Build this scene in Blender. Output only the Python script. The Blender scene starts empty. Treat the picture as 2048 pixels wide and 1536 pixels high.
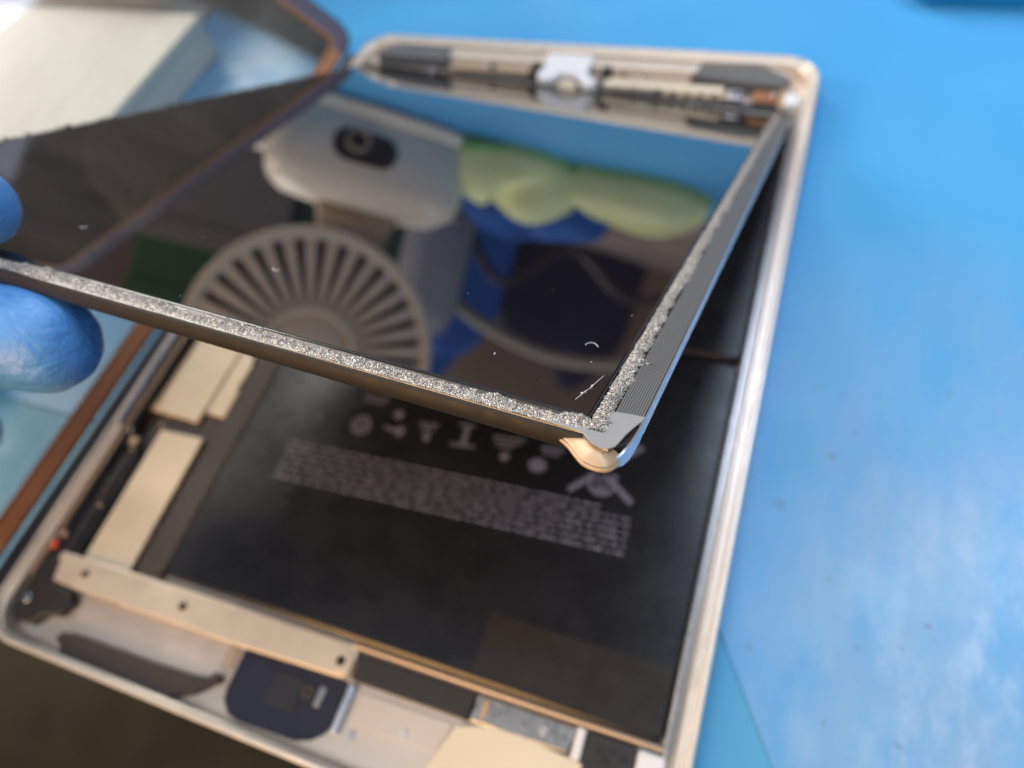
import bpy, bmesh, math, random
from mathutils import Vector, Matrix, noise
random.seed(7)
S = 0.001                       # everything below is written in millimetres
scene = bpy.context.scene
C = scene.collection

# ---------------------------------------------------------------- camera
cam_data = bpy.data.cameras.new('camera')
cam = bpy.data.objects.new('camera', cam_data)
C.objects.link(cam)
R = ((0.93573, -0.19324, 0.29508), (0.3155, 0.83259, -0.45525), (-0.15771, 0.51909, 0.84005))
M = Matrix(R).to_4x4()
M.translation = Vector((78.198, -107.286, 162.945)) * S
cam.matrix_world = M
cam_data.sensor_width = 36
cam_data.lens = 36 * 1414.42 / 2048
cam_data.clip_start = 0.005
cam_data.clip_end = 20
cam_data.dof.use_dof = True
cam_data.dof.focus_distance = 0.081
cam_data.dof.aperture_fstop = cam_data.lens / 1.75
scene.camera = cam

# ---------------------------------------------------------------- light
world = bpy.data.worlds.new('World')
scene.world = world
world.use_nodes = True
world.node_tree.nodes['Background'].inputs[0].default_value = (0.66, 0.77, 1.0, 1)
world.node_tree.nodes['Background'].inputs[1].default_value = 0.30

def area(name, loc, target, size, power, color, size_y=None):
    d = bpy.data.lights.new(name, 'AREA')
    d.energy = power
    d.color = color
    d.size = size
    if size_y:
        d.shape = 'RECTANGLE'; d.size_y = size_y
    o = bpy.data.objects.new(name, d)
    o.location = loc
    o.rotation_euler = (Vector(target) - Vector(loc)).to_track_quat('-Z', 'Y').to_euler()
    C.objects.link(o)
    return o
area('window_light', (0.60, 0.34, 1.12), (0.06, 0.05, 0), 0.55, 7.6, (0.76, 0.88, 1.0), 0.6)
area('front_fill', (-0.25, -0.55, 1.25), (-.05, 0.10, 0), 0.5, 6.5, (1.0, 0.94, 0.86))  # added fill, brightens the fan front from the near side
area('battery_sheen_fill', (-0.02, 0.72, 1.25), (0.05, 0.0, 0), 0.48, 5.2, (0.66, 0.76, 1.0), 0.45)  # added cool panel that gives the battery its bluish sheen
area('left_warm_fill', (-1.15, 0.10, 0.55), (-0.5, 0.5, 0.05), 0.45, 14.0, (1.0, 0.84, 0.68))  # added warm fill for the mirrored carton, wall and pane
area('warm_lamp', (-0.10, -0.50, 0.20), (0.0, -0.10, 0), 0.26, 2.5, (1.0, 0.55, 0.19))
area('back_left_fill', (-0.85, 0.90, 0.70), (-0.12, 0.0, 0), 0.5, 14.0, (1.0, 0.97, 0.92))  # added fill for the white box and the left of the mat

scene.view_settings.view_transform = 'Standard'
scene.view_settings.look = 'None'
scene.view_settings.exposure = -0.2
scene.view_settings.gamma = 1
scene.render.engine = 'CYCLES'
scene.cycles.max_bounces = 10
scene.cycles.transparent_max_bounces = 12
scene.cycles.caustics_reflective = True

# ---------------------------------------------------------------- materials
class NT:
    """small wrapper to write node trees briefly"""
    def __init__(s, name):
        s.m = bpy.data.materials.new(name); s.m.use_nodes = True
        s.t = s.m.node_tree; s.n = s.t.nodes; s.b = s.n['Principled BSDF']; s.o = s.n['Material Output']
    def new(s, t, **kw):
        n = s.n.new(t)
        for k, v in kw.items():
            if k in n.inputs: n.inputs[k].default_value = v
            else: setattr(n, k, v)
        return n
    def link(s, a, b): s.t.links.new(a, b)
    def coord(s, scale=1.0):
        tc = s.new('ShaderNodeTexCoord'); mp = s.new('ShaderNodeMapping')
        mp.inputs['Scale'].default_value = (scale,) * 3 if not hasattr(scale, '__len__') else scale
        s.link(tc.outputs['Object'], mp.inputs[0]); return mp.outputs[0]
    def noise(s, scale, detail=3, rough=.55, vec=None):
        n = s.new('ShaderNodeTexNoise'); n.inputs['Scale'].default_value = scale
        n.inputs['Detail'].default_value = detail; n.inputs['Roughness'].default_value = rough
        if vec is None: vec = s.coord()
        s.link(vec, n.inputs['Vector']); return n.outputs['Fac']
    def ramp(s, fac, stops):
        r = s.new('ShaderNodeValToRGB'); e = r.color_ramp.elements
        while len(e) < len(stops): e.new(.5)
        for i, (p, c) in enumerate(stops):
            e[i].position = p
            e[i].color = (c, c, c, 1) if not hasattr(c, '__len__') else (*c, 1)
        s.link(fac, r.inputs[0]); return r.outputs[0]
    def mix(s, fac, a, b):
        m = s.new('ShaderNodeMix', data_type='RGBA')
        for i, v in ((0, fac), (6, a), (7, b)):
            if hasattr(v, 'is_linked') or hasattr(v, 'links'): s.link(v, m.inputs[i])
            elif i == 0: m.inputs[i].default_value = v
            else: m.inputs[i].default_value = (*v, 1)
        return m.outputs[2]
    def bump(s, h, strength=.3, dist=.0002):
        b = s.new('ShaderNodeBump'); b.inputs['Strength'].default_value = strength
        b.inputs['Distance'].default_value = dist
        s.link(h, b.inputs['Height']); s.link(b.outputs[0], s.b.inputs['Normal']); return b

def mat(name, col, rough=.5, metal=0., spec=.5, var=.12, scale=60., bump=.08, dist=.0001, ior=None, coat=0.):
    """principled surface whose colour and gloss vary a little with a noise of its own"""
    t = NT(name); v = t.coord()
    f = t.noise(scale, 4, .6, v)
    hi = tuple(min(1, c * (1 + var)) for c in col); lo = tuple(c * (1 - var) for c in col)
    t.link(t.mix(f, lo, hi), t.b.inputs['Base Color'])
    rr = t.ramp(t.noise(scale * 2.3, 3, .6, v), [(.3, max(0, rough * .85)), (.7, min(1, rough * 1.15))])
    t.link(rr, t.b.inputs['Roughness'])
    t.b.inputs['Metallic'].default_value = metal
    t.b.inputs['Specular IOR Level'].default_value = spec
    t.b.inputs['Coat Weight'].default_value = coat
    if ior: t.b.inputs['IOR'].default_value = ior
    if bump: t.bump(t.noise(scale * 8, 3, .6, v), bump, dist)
    return t.m

def mat_work_mat():
    t = NT('blue_silicone'); v = t.coord()
    base = t.mix(t.noise(9, 3, .5, v), (.060, .34, .68), (.080, .395, .76))
    # pale wear and window sheen, both painted into the near right part
    tc = t.new('ShaderNodeTexCoord'); vm = t.new('ShaderNodeVectorMath', operation='DISTANCE')
    t.link(tc.outputs['Object'], vm.inputs[0]); vm.inputs[1].default_value = (.165, -.072, 0)
    near = t.ramp(vm.outputs['Value'], [(.03, 1.), (.145, 0.)])
    wn = t.ramp(t.noise(1.0, 8, .66, t.coord((52, 22, 30))), [(.34, 0.15), (.60, 1.)])
    mm = t.new('ShaderNodeMath', operation='MULTIPLY'); t.link(near, mm.inputs[0]); t.link(wn, mm.inputs[1])
    m2 = t.new('ShaderNodeMath', operation='MULTIPLY'); t.link(mm.outputs[0], m2.inputs[0]); m2.inputs[1].default_value = 1.0
    c1 = t.mix(m2.outputs[0], base, (.24, .43, .68))
    # brighter glare painted as streaks right at the near corner
    cr = t.ramp(vm.outputs['Value'], [(.0, 1.), (.075, 0.)])
    w3 = t.ramp(t.noise(1.0, 9, .7, t.coord((95, 45, 60))), [(.48, 0.), (.62, .8)])
    m3 = t.new('ShaderNodeMath', operation='MULTIPLY'); t.link(cr, m3.inputs[0]); t.link(w3, m3.inputs[1])
    c1 = t.mix(m3.outputs[0], c1, (.50, .66, .88))
    # small dark specks and grey stains
    sp = t.ramp(t.noise(210, 2, .5, v), [(.685, 0.), (.74, 1.)])
    sm = t.new('ShaderNodeMath', operation='MULTIPLY'); t.link(sp, sm.inputs[0]); t.link(t.ramp(vm.outputs['Value'], [(.02, .9), (.14, .12)]), sm.inputs[1])
    c2 = t.mix(sm.outputs[0], c1, (.12, .22, .34))
    st = t.ramp(t.noise(30, 2, .5, v), [(.70, 0.), (.78, .28)])
    c3 = t.mix(st, c2, (.16, .22, .26))
    t.link(c3, t.b.inputs['Base Color'])
    t.link(t.ramp(t.noise(26, 5, .6, v), [(.35, .30), (.7, .52)]), t.b.inputs['Roughness'])
    t.b.inputs['Specular IOR Level'].default_value = .45
    t.bump(t.noise(160, 6, .62, v), .22, .0004)
    return t.m

def mat_screen():
    t = NT('black_screen_glass')
    t.b.inputs['Base Color'].default_value = (.006, .005, .006, 1)
    t.b.inputs['Roughness'].default_value = .012
    t.b.inputs['IOR'].default_value = 2.8
    return t.m

def mat_pane():
    t = NT('clear_glass_pane'); t.n.remove(t.b)
    tr = t.new('ShaderNodeBsdfTransparent'); tr.inputs[0].default_value = (.95, .97, .96, 1)
    gl = t.new('ShaderNodeBsdfGlossy'); gl.inputs['Roughness'].default_value = .03
    fr = t.new('ShaderNodeFresnel'); fr.inputs[0].default_value = 1.5
    mx = t.new('ShaderNodeMixShader'); t.link(fr.outputs[0], mx.inputs[0]); t.link(tr.outputs[0], mx.inputs[1]); t.link(gl.outputs[0], mx.inputs[2])
    # dusty finger film scatters a little light
    df = t.new('ShaderNodeBsdfDiffuse'); df.inputs[0].default_value = (.50, .42, .36, 1)
    dust = t.ramp(t.noise(1.0, 4, .6, t.coord((55, 9, 9))), [(.32, .06), (.72, .17)])
    m2 = t.new('ShaderNodeMixShader'); t.link(dust, m2.inputs[0]); t.link(mx.outputs[0], m2.inputs[1]); t.link(df.outputs[0], m2.inputs[2])
    t.link(m2.outputs[0], t.o.inputs[0]); return t.m

def mat_foam():
    t = NT('sparkling_foam_residue'); v = t.coord()
    f = t.noise(9000, 2, .9, v)
    t.link(t.ramp(f, [(.42, (.03, .024, .022)), (.52, (.32, .285, .25)), (.60, (1.0, .93, .82))]), t.b.inputs['Base Color'])  # warm glints and dark gaps of the grains put into the colour
    t.b.inputs['Metallic'].default_value = .45
    t.link(t.ramp(f, [(.3, .55), (.7, .28)]), t.b.inputs['Roughness'])
    return t.m

def mat_glove():
    t = NT('blue_nitrile_glove'); v = t.coord()
    t.link(t.mix(t.noise(70, 3, .5, v), (.08, .28, .68), (.13, .38, .80)), t.b.inputs['Base Color'])
    t.b.inputs['Roughness'].default_value = .36
    t.b.inputs['Subsurface Weight'].default_value = .08
    t.b.inputs['Subsurface Radius'].default_value = (.001, .002, .004)
    w = t.noise(1.0, 5, .6, t.coord((160, 700, 430)))
    w2 = t.new('ShaderNodeTexNoise'); w2.inputs['Scale'].default_value = 180; w2.inputs['Detail'].default_value = 4; w2.inputs['Distortion'].default_value = 2.5
    t.link(v, w2.inputs['Vector'])
    ad = t.new('ShaderNodeMath', operation='ADD'); t.link(w, ad.inputs[0]); t.link(w2.outputs['Fac'], ad.inputs[1])
    t.bump(ad.outputs[0], .5, .0008); return t.m

def mat_hemmed():
    t = NT('yellow_green_hemmed_cloth'); v = t.coord()
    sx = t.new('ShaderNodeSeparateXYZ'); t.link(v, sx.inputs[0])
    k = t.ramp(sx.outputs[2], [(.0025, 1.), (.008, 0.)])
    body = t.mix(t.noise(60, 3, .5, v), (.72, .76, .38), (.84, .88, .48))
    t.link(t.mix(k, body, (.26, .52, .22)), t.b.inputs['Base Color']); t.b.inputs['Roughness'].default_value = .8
    t.bump(t.noise(90, 4, .6, v), .4, .001); return t.m

MAT = dict(
    work_mat=mat_work_mat(), screen=mat_screen(), pane=mat_pane(), foam_grain=mat_foam(), glove=mat_glove(),
    mat_base=mat('teal_silicone', (.075, .37, .62), .5, scale=20, bump=.2, dist=.0003),
    rim=mat('pale_anodised_rim', (.93, .84, .72), .34, .60, var=.08, scale=150, bump=.22, dist=.0002),
    tray=mat('beige_anodised_tray', (.68, .58, .50), .42, .55, var=.05, scale=90),
    shield=mat('beige_metal_shield', (.80, .70, .54), .40, .35, var=.04, scale=120),
    bar=mat('beige_bar', (.72, .62, .50), .42, .45, var=.06, scale=120),
    battery=mat('black_battery_wrap', (.009, .009, .012), .28, 0, .6, var=.3, scale=50, bump=.10, dist=.0003, coat=.0),
    print=mat('grey_print', (.13, .13, .18), .5, var=.2, scale=800),
    row_print=mat('pale_row_print', (.30, .30, .40), .5, var=.2, scale=800),
    glare_brown=mat('painted_glare_brown', (.024, .020, .018), .28, var=.15, scale=60),  # colour of the painted battery glare
    black_tape=mat('black_tape', (.022, .020, .021), .5, var=.3, scale=100),
    brown_tape=mat('dark_brown_tape', (.055, .043, .038), .5, var=.25, scale=100),
    flex=mat('dark_flex_cable', (.018, .020, .026), .38, var=.3, scale=90),
    navy=mat('navy_plastic', (.006, .008, .028), .5, var=.2),
    dark_foam=mat('charcoal_foam', (.055, .045, .043), .9, var=.3, scale=500, bump=.5, dist=.0003),
    grey_foam=mat('grey_foam', (.15, .15, .15), .9, var=.2, scale=500, bump=.5, dist=.0003),
    white_plastic=mat('white_plastic', (.85, .85, .86), .35, var=.03),
    silver=mat('silver_metal', (.72, .74, .80), .28, 1., var=.04),
    tan=mat('tan_metal', (.55, .42, .30), .4, .5, var=.12),
    cream=mat('cream_tape', (.80, .70, .52), .45, .1, var=.04),
    gold=mat('gold_plate', (.54, .38, .23), .46, .2, var=.03, scale=150, bump=.03),
    copper=mat('copper_adhesive', (.38, .17, .08), .45, .3, var=.25, scale=300),
    foil=mat('orange_copper_foil', (.66, .30, .14), .38, .5, var=.25, scale=200),
    sky_tint=mat('sky_tinted_border', (.13, .12, .165), .25, var=.06),  # dark glossy border with the sky reflection put into its colour
    black_edge=mat('black_glass_edge', (.02, .02, .022), .25),
    back_plate=mat('dark_bronze_metal', (.012, .0095, .009), .62, .0, var=.1, scale=120),
    lip=mat('dark_steel_lip', (.10, .10, .10), .25, .9, var=.1),
    steel=mat('brushed_steel', (.45, .44, .43), .3, 1., var=.1, scale=300),
    grey_tape=mat('grey_ribbed_tape', (.235, .23, .225), .42, .35, var=.06, scale=900, bump=.1, dist=.00005),
    patch=mat('grey_corner_tape', (.34, .33, .32), .55, .1, var=.05, scale=900, bump=.15, dist=.00005),
    blue_edge=mat('pale_blue_tape_edge', (.60, .66, .74), .25, .8, var=.05),
    carton=mat('white_carton', (.82, .80, .74), .6, var=.03),
    beige_case=mat('beige_plastic', (.46, .39, .33), .5, var=.06),
    lint=mat('white_lint', (.9, .9, .88), .5, var=.02),
    warm_beige=mat('warm_beige_plastic', (.74, .64, .57), .5, var=.04),
    fan_white=mat('warm_white_plastic', (.84, .76, .66), .40, var=.03),
    dark_plastic=mat('dark_plastic', (.03, .022, .024), .4),
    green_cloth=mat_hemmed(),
    green_plain=mat('yellow_green_cloth', (.74, .80, .38), .8, var=.12, scale=60, bump=.3, dist=.0006),
    green_hem=mat('green_hem', (.22, .48, .20), .8, var=.12, scale=60),
    navy_cloth=mat('dark_blue_cloth', (.005, .10, .42), .7, var=.25, scale=30, bump=.4, dist=.001),
    night=mat('near_black_cloth', (.004, .005, .03), .8, var=.2),
    dark_green=mat('dark_green_board', (.004, .060, .040), .5, var=.25, scale=20),
    dark_leafgreen=mat('deep_green_plastic', (.015, .09, .03), .6, var=.25, scale=20),
    taupe=mat('taupe_carton', (.46, .36, .30), .7, var=.1, scale=6),
    grey_box=mat('grey_brown_carton', (.17, .15, .14), .7, var=.2, scale=30),
    mauve_box=mat('mauve_carton', (.17, .11, .13), .7, var=.15, scale=20),
    clay_box=mat('clay_carton', (.30, .22, .19), .7, var=.15, scale=20),
    bottle=mat('milky_plastic', (.34, .34, .38), .45, var=.1, scale=30),
    cable=mat('pale_grey_cable', (.36, .32, .28), .5, var=.05),
    black_cable=mat('black_cable', (.02, .018, .02), .5),
    red=mat('red_plastic', (.55, .07, .03), .5),
    table=mat('taupe_table_board', (.30, .235, .20), .5, var=.35, scale=8),
    wall=mat('dark_brown_wall', (.13, .095, .08), .8, var=.35, scale=4),
    floor=mat('dark_olive_floor', (.050, .038, .018), .8, var=.8, scale=4.5),
    tray_blue=mat('deep_blue_plastic', (.01, .24, .55), .35, var=.08),
)

# ---------------------------------------------------------------- helpers
def finish(name, bm, m, parent=None, loc=None, smooth=True, bevel=0, seg=2, angle=35, recalc=True):
    if recalc: bmesh.ops.recalc_face_normals(bm, faces=bm.faces)
    for v in bm.verts: v.co *= S
    me = bpy.data.meshes.new(name); bm.to_mesh(me); bm.free()
    me.materials.append(MAT[m] if isinstance(m, str) else m)
    if smooth:
        me.set_sharp_from_angle(angle=math.radians(angle)); 
        me.polygons.foreach_set('use_smooth', [True] * len(me.polygons))
    o = bpy.data.objects.new(name, me); C.objects.link(o)
    if parent: o.parent = parent
    if loc: o.location = Vector(loc) * S
    if bevel:
        b = o.modifiers.new('bevel', 'BEVEL'); b.width = bevel * S; b.segments = seg; b.limit_method = 'ANGLE'; b.angle_limit = math.radians(40)
        o.modifiers.new('wn', 'WEIGHTED_NORMAL').keep_sharp = True
    return o

def tag(o, label=None, cat=None, group=None, kind=None):
    if label: o['label'] = label
    if cat: o['category'] = cat
    if group: o['group'] = group
    if kind: o['kind'] = kind
    return o

def root(name, label, cat, loc=(0, 0, 0), rz=0, group=None):
    o = bpy.data.objects.new(name, None); C.objects.link(o); o.empty_display_size = .01
    o.location = Vector(loc) * S; o.rotation_euler = (0, 0, rz)
    return tag(o, label, cat, group)

def prism(bm, poly, z0, z1):
    a = [bm.verts.new((x, y, z0)) for x, y in poly]; b = [bm.verts.new((x, y, z1)) for x, y in poly]
    n = len(poly)
    bm.faces.new(a[::-1]); bm.faces.new(b)
    for i in range(n): bm.faces.new((a[i], a[(i + 1) % n], b[(i + 1) % n], b[i]))

def box(bm, x0, x1, y0, y1, z0, z1): prism(bm, [(x0, y0), (x1, y0), (x1, y1), (x0, y1)], z0, z1)

def slab(name, poly, z0, z1, m, parent=None, bevel=.3, **k):
    bm = bmesh.new(); prism(bm, poly, z0, z1); return finish(name, bm, m, parent, bevel=bevel, **k)

def block(name, x0, x1, y0, y1, z0, z1, m, parent=None, bevel=.3, **k):
    bm = bmesh.new(); box(bm, x0, x1, y0, y1, z0, z1); return finish(name, bm, m, parent, bevel=bevel, **k)

def rrect(x0, x1, y0, y1, r, n=8):
    out = []
    for cx, cy, a0 in ((x1 - r, y0 + r, -90), (x1 - r, y1 - r, 0), (x0 + r, y1 - r, 90), (x0 + r, y0 + r, 180)):
        for i in range(n + 1):
            a = math.radians(a0 + 90 * i / n); out.append((cx + r * math.cos(a), cy + r * math.sin(a)))
    return out

def skin_loops(bm, loops, close_start=False, close_end=False, ring=False):
    L = [[bm.verts.new(p) for p in lp] for lp in loops]
    n = len(L[0]); seq = list(zip(L, L[1:])) + ([(L[-1], L[0])] if ring else [])
    for a, b in seq:
        for i in range(n): bm.faces.new((a[i], a[(i + 1) % n], b[(i + 1) % n], b[i]))
    if close_start: bm.faces.new(L[0][::-1])
    if close_end: bm.faces.new(L[-1])

def tube(bm, pts, r, seg=8, cap=True):
    pts = [Vector(p) for p in pts]; n = len(pts)
    rad = r if hasattr(r, '__len__') else [r] * n
    loops = []; up = Vector((0, 0, 1))
    for i, p in enumerate(pts):
        t = (pts[min(i + 1, n - 1)] - pts[max(i - 1, 0)]).normalized()
        s = t.cross(up)
        if s.length < .05: s = t.cross(Vector((1, 0, 0)))
        s.normalize(); u = s.cross(t)
        loops.append([p + (s * math.cos(a) + u * math.sin(a)) * rad[i] for a in [2 * math.pi * k / seg for k in range(seg)]])
    skin_loops(bm, loops, cap, cap)

def spline(pts, n=8):
    P = [Vector(p) for p in pts]; P = [P[0] * 2 - P[1]] + P + [P[-1] * 2 - P[-2]]; out = []
    for i in range(1, len(P) - 2):
        for k in range(n):
            t = k / n; a, b, c, d = P[i - 1:i + 3]
            out.append(.5 * ((2 * b) + (c - a) * t + (2 * a - 5 * b + 4 * c - d) * t * t + (3 * b - a - 3 * c + d) * t ** 3))
    out.append(P[-2]); return out

def cyl(bm, c, r, z0, z1, seg=24, hole=0):
    o = [(c[0] + r * math.cos(2 * math.pi * i / seg), c[1] + r * math.sin(2 * math.pi * i / seg)) for i in range(seg)]
    if not hole: prism(bm, o, z0, z1); return
    h = [(c[0] + hole * math.cos(2 * math.pi * i / seg), c[1] + hole * math.sin(2 * math.pi * i / seg)) for i in range(seg)]
    skin_loops(bm, [[(x, y, z0) for x, y in h], [(x, y, z0) for x, y in o], [(x, y, z1) for x, y in o], [(x, y, z1) for x, y in h]], ring=True)

# ---------------------------------------------------------------- setting
block('table', -900, 900, -113, 900, -42, -3.0, 'table', bevel=2)['kind'] = 'structure'
bm = bmesh.new(); box(bm, -2500, 2500, -2500, 2500, -760, -740)
finish('floor', bm, 'floor')['kind'] = 'structure'
bm = bmesh.new(); box(bm, -2500, 2500, 1100, 1160, -740, 1700)
finish('wall', bm, 'wall')['kind'] = 'structure'

# blue repair mat: a base sheet and the raised work surface with one oblique edge
mat_root = root('repair_mat', 'large light blue silicone work mat under the open tablet, with scuffs and specks', 'mat')
block('base_sheet', -340, 520, -116, 306, -3, -.5, 'mat_base', mat_root, bevel=.6)
slab('work_surface', [(-340, -60), (-100, -60), (60, -60), (84, -66), (101, -93), (112, -116), (520, -116), (520, 306), (-340, 306)], -.5, 0, 'work_mat', mat_root, bevel=.5)
tr = root('parts_tray', 'deep blue plastic parts tray at the far edge of the light blue mat', 'tray', (206, 199, 0))
bm = bmesh.new()
skin_loops(bm, [[(x, y, z) for x, y in rrect(-a, a, -b, b, r)] for a, b, r, z in ((96, 36, 8, .1), (98, 38, 9, 9), (96, 36, 8, 9), (93, 33, 7, 2))], True, True)
finish('tray_body', bm, 'tray_blue', tr)

# ---------------------------------------------------------------- tablet body (rim plane z 7.5)
tb = root('tablet_body', 'silver and gold aluminium tablet shell lying open on the blue mat, battery exposed', 'tablet')
W2, H2 = 84.75, 120
bm = bmesh.new()
prof = [(7.5, .15, 8), (4.0, .7, 9), (1.4, 2.4, 10), (.35, 4.4, 11), (0, 6.2, 11.5), (0, 7.1, 11.5), (.35, 7.5, 11.2), (1.0, 7.5, 10.6), (1.35, 7.1, 10.2), (1.5, 6.7, 10), (3.2, 6.55, 8.4), (3.45, 6.2, 8.2), (3.6, 2.0, 8.1)]
skin_loops(bm, [[(x, y, z) for x, y in rrect(-W2 + i, W2 - i, -H2 + (i if i < 1.45 or z < 1.9 else 1.45 + (i - 1.45) * .25), H2 - i, r, 10)] for i, z, r in prof], True, True)
finish('shell', bm, 'rim', tb, angle=30)
slab('inner_tray', rrect(-80.2, 80.2, -117.9, 115.5, 7.3), 2.05, 2.6, 'tray', tb, bevel=.2)
# left ledge is boxed by a thin beige wall, the right one by a grey step
block('side_wall', -80.2, -79.6, -104, 96, 2.6, 6.4, 'tan', tb, bevel=.1)
block('grey_step', 78.9, 80.3, -96, 92, 2.6, 6.0, 'steel', tb, bevel=.3)

# battery: two cells, dark wrap
bat = bpy.data.objects.new('battery', None); C.objects.link(bat); bat.parent = tb
def cell(y0, y1):
    bm = bmesh.new()
    lo = rrect(-45.5, 78.6, y0, y1, 2.2, 5)
    hi = rrect(-44.6, 77.8, y0 + .9, y1 - .9, 2, 5)
    skin_loops(bm, [[(x, y, 2.65) for x, y in lo], [(x, y, 5.2) for x, y in lo], [(x, y, 6.0) for x, y in hi]], True, True)
    return finish('battery_cell', bm, 'battery', bat)
cell(-94.0, -3.6); cell(-2.4, 91.5)
block('battery_tape', -53.5, -45.8, -95, 90, 2.65, 5.0, 'brown_tape', bat, bevel=.3)
# printed label: rows of tiny marks, symbols, crossed-out bin
ca, sa = math.cos(math.radians(2.4)), math.sin(math.radians(2.4))
def rot(x, y, ox=-28.5, oy=-52): return (ox + (x - ox) * ca - (y - oy) * sa, oy + (x - ox) * sa + (y - oy) * ca)
bm = bmesh.new(); rnd = random.Random(3)
def mark(x0, y0, x1, y1, z=6.02):
    p = [rot(a, b) for a, b in ((x0, y0), (x1, y0), (x1, y1), (x0, y1))]
    prism(bm, p, 6.0, z)
for row in range(7):
    y = -53.0 - row * 1.68
    x = -29.5 - (row * .1); end = 54 if row == 0 else 61.5
    while x < end:
        for k in range(rnd.randint(2, 9)):
            if x > end: break
            h = rnd.choice((.42, .42, .62)); w = rnd.choice((.34, .44, .5))
            mark(x, y, x + w * .34, y + h); mark(x + w * .66, y, x + w, y + h * .8)
            mark(x + w * .34, y + rnd.choice((0, h * .4)), x + w * .66, y + h * .75)
            x += w + .14
        x += .7
o = finish('label_print', bm, 'row_print', bat, smooth=False); o['kind'] = 'stuff'
def sym(fn):
    global bm
    bm = bmesh.new(); fn()
    if fn is not s_words:
        c = sum((v.co for v in bm.verts), Vector()) / len(bm.verts); k = 1.0 if fn is s_bin else .72
        for v in bm.verts: v.co.x = c.x + (v.co.x - c.x) * k; v.co.y = c.y + (v.co.y - c.y) * k
    return finish('label_symbol', bm, 'print', bat, smooth=False)
def ring2(cx, cy, r, w=.55, n=20, a0=0, a1=360, sy=1.0):
    for i in range(n):
        t0, t1 = (math.radians(a0 + (a1 - a0) * k / n) for k in (i, i + 1))
        q = [(cx + rr * math.cos(t), cy + sy * rr * math.sin(t)) for rr, t in ((r - w, t0), (r, t0), (r, t1), (r - w, t1))]
        prism(bm, q, 6.0, 6.02)
def stroke(x0, y0, x1, y1, w):
    d = Vector((x1 - x0, y1 - y0)); n = Vector((-d.y, d.x)).normalized() * w / 2
    prism(bm, [(x0 + n.x, y0 + n.y), (x0 - n.x, y0 - n.y), (x1 - n.x, y1 - n.y), (x1 + n.x, y1 + n.y)], 6.0, 6.022)
def s_cert(): ring2(-12.5, -43.5, 4.0, 1.3); ring2(-12.5, -43.5, 2.0, .7, 12); stroke(-12.5, -47.5, -12.5, -39.5, .5); stroke(-16.3, -43.5, -8.5, -43.5, .5)
def s_dots():
    ring2(-3.9, -37.3, 2.0, 2.0, 14); ring2(-1.0, -43.6, 2.1, 2.1, 14); stroke(-7.2, -43.3, -3, -43.6, 1.3)
def s_words():
    for x0, x1, y in ((-15.5, -8, -34.6), (-15, -8.5, -36.2), (-25.6, -24.4, -37), (-26, -24.5, -43.6)): stroke(x0, y, x1, y + .3, .8)
def s_triangle(): stroke(1.6, -38, 9, -37.2, .9); stroke(3, -39.4, 8.4, -38.9, .8); stroke(4, -41, 7.6, -40.8, .8); ring2(6.4, -43, 1.4, 1.4, 12)
def s_tee(): stroke(12.5, -36, 18.5, -35.3, .9); stroke(16, -36, 16.6, -43, 2.2); stroke(12, -44, 21, -43.2, 1.1)
def s_recycle():
    stroke(21.5, -36.6, 33.5, -35.4, .9); stroke(22.4, -38.3, 32, -37.3, .9); stroke(24.2, -39.8, 30, -39.2, .8)
    ring2(28, -43, 1.7, 1.7, 14)
def s_mark(): ring2(36.6, -43.2, 3.2, 3.2, 16, sy=.8); stroke(36, -36.6, 44, -35.5, 1.2); stroke(37, -38.4, 43, -37.7, .9)
def s_bin():
    stroke(45.9, -47.2, 60.3, -32.0, 1.5); stroke(45.5, -35.5, 61, -46.8, 1.5)
    ring2(53.2, -43.5, 3.4, .9, 20, 150, 390); stroke(49.6, -41.6, 56.6, -41.2, .7); stroke(50.4, -45.6, 56, -45.3, .7); ring2(53.2, -43.4, 1.5, .6, 12)
for f in (s_cert, s_dots, s_words, s_triangle, s_tee, s_recycle, s_mark, s_bin): sym(f)

block('battery_glare', 37.5, 77.6, -92.9, -79.5, 6.005, 6.05, 'glare_brown', bat, bevel=0)  # soft warm glare on the battery, drawn as a thin brown sheet
block('side_sleeve', 72.5, 77.6, -79.2, -4.8, 6.005, 6.04, 'battery', bat, bevel=0)
# logic board shields at the left
lb = bpy.data.objects.new('logic_board', None); C.objects.link(lb); lb.parent = tb
block('board', -79.4, -53.8, -104, 96, 2.62, 3.3, 'brown_tape', lb, bevel=.1)
slab('metal_shield', [(-77.8, -26), (-78.1, -49.5), (-81.6, -51.2), (-81.9, -53.3), (-61.0, -53.8), (-60.6, -26), (-60.6, 20), (-77.8, 20)], 3.35, 4.5, 'shield', lb, bevel=.35)
slab('metal_shield', [(-60.2, -28.8), (-60.4, -48.5), (-60.3, -50.3), (-53.8, -50.6), (-53.9, -42), (-54.8, -40.5), (-54.3, -34), (-55.2, -30.0)], 3.35, 4.45, 'shield', lb, bevel=.35)
slab('metal_shield', [(-70.7, -58.3), (-56.2, -57.8), (-55.2, -97), (-69.8, -97)], 3.35, 4.5, 'shield', lb, bevel=.3)
block('black_sticker', -55.6, -53.9, -29.0, -26, 3.35, 5.0, 'black_tape', lb, bevel=.2)
bm = bmesh.new(); tube(bm, [(-82.6, 10, 6.9), (-82.7, -30, 6.9), (-82.4, -58.5, 6.9), (-82.4, -60.5, 6.6)], 1.15, 12); finish('silver_tube', bm, 'silver', tb)
bm = bmesh.new(); tube(bm, [(-78.6, 10, 5.6), (-78.9, -61, 5.6), (-78.6, -96, 5.0)], .9, 8)
finish('antenna_cable', bm, 'flex', tb)
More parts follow.
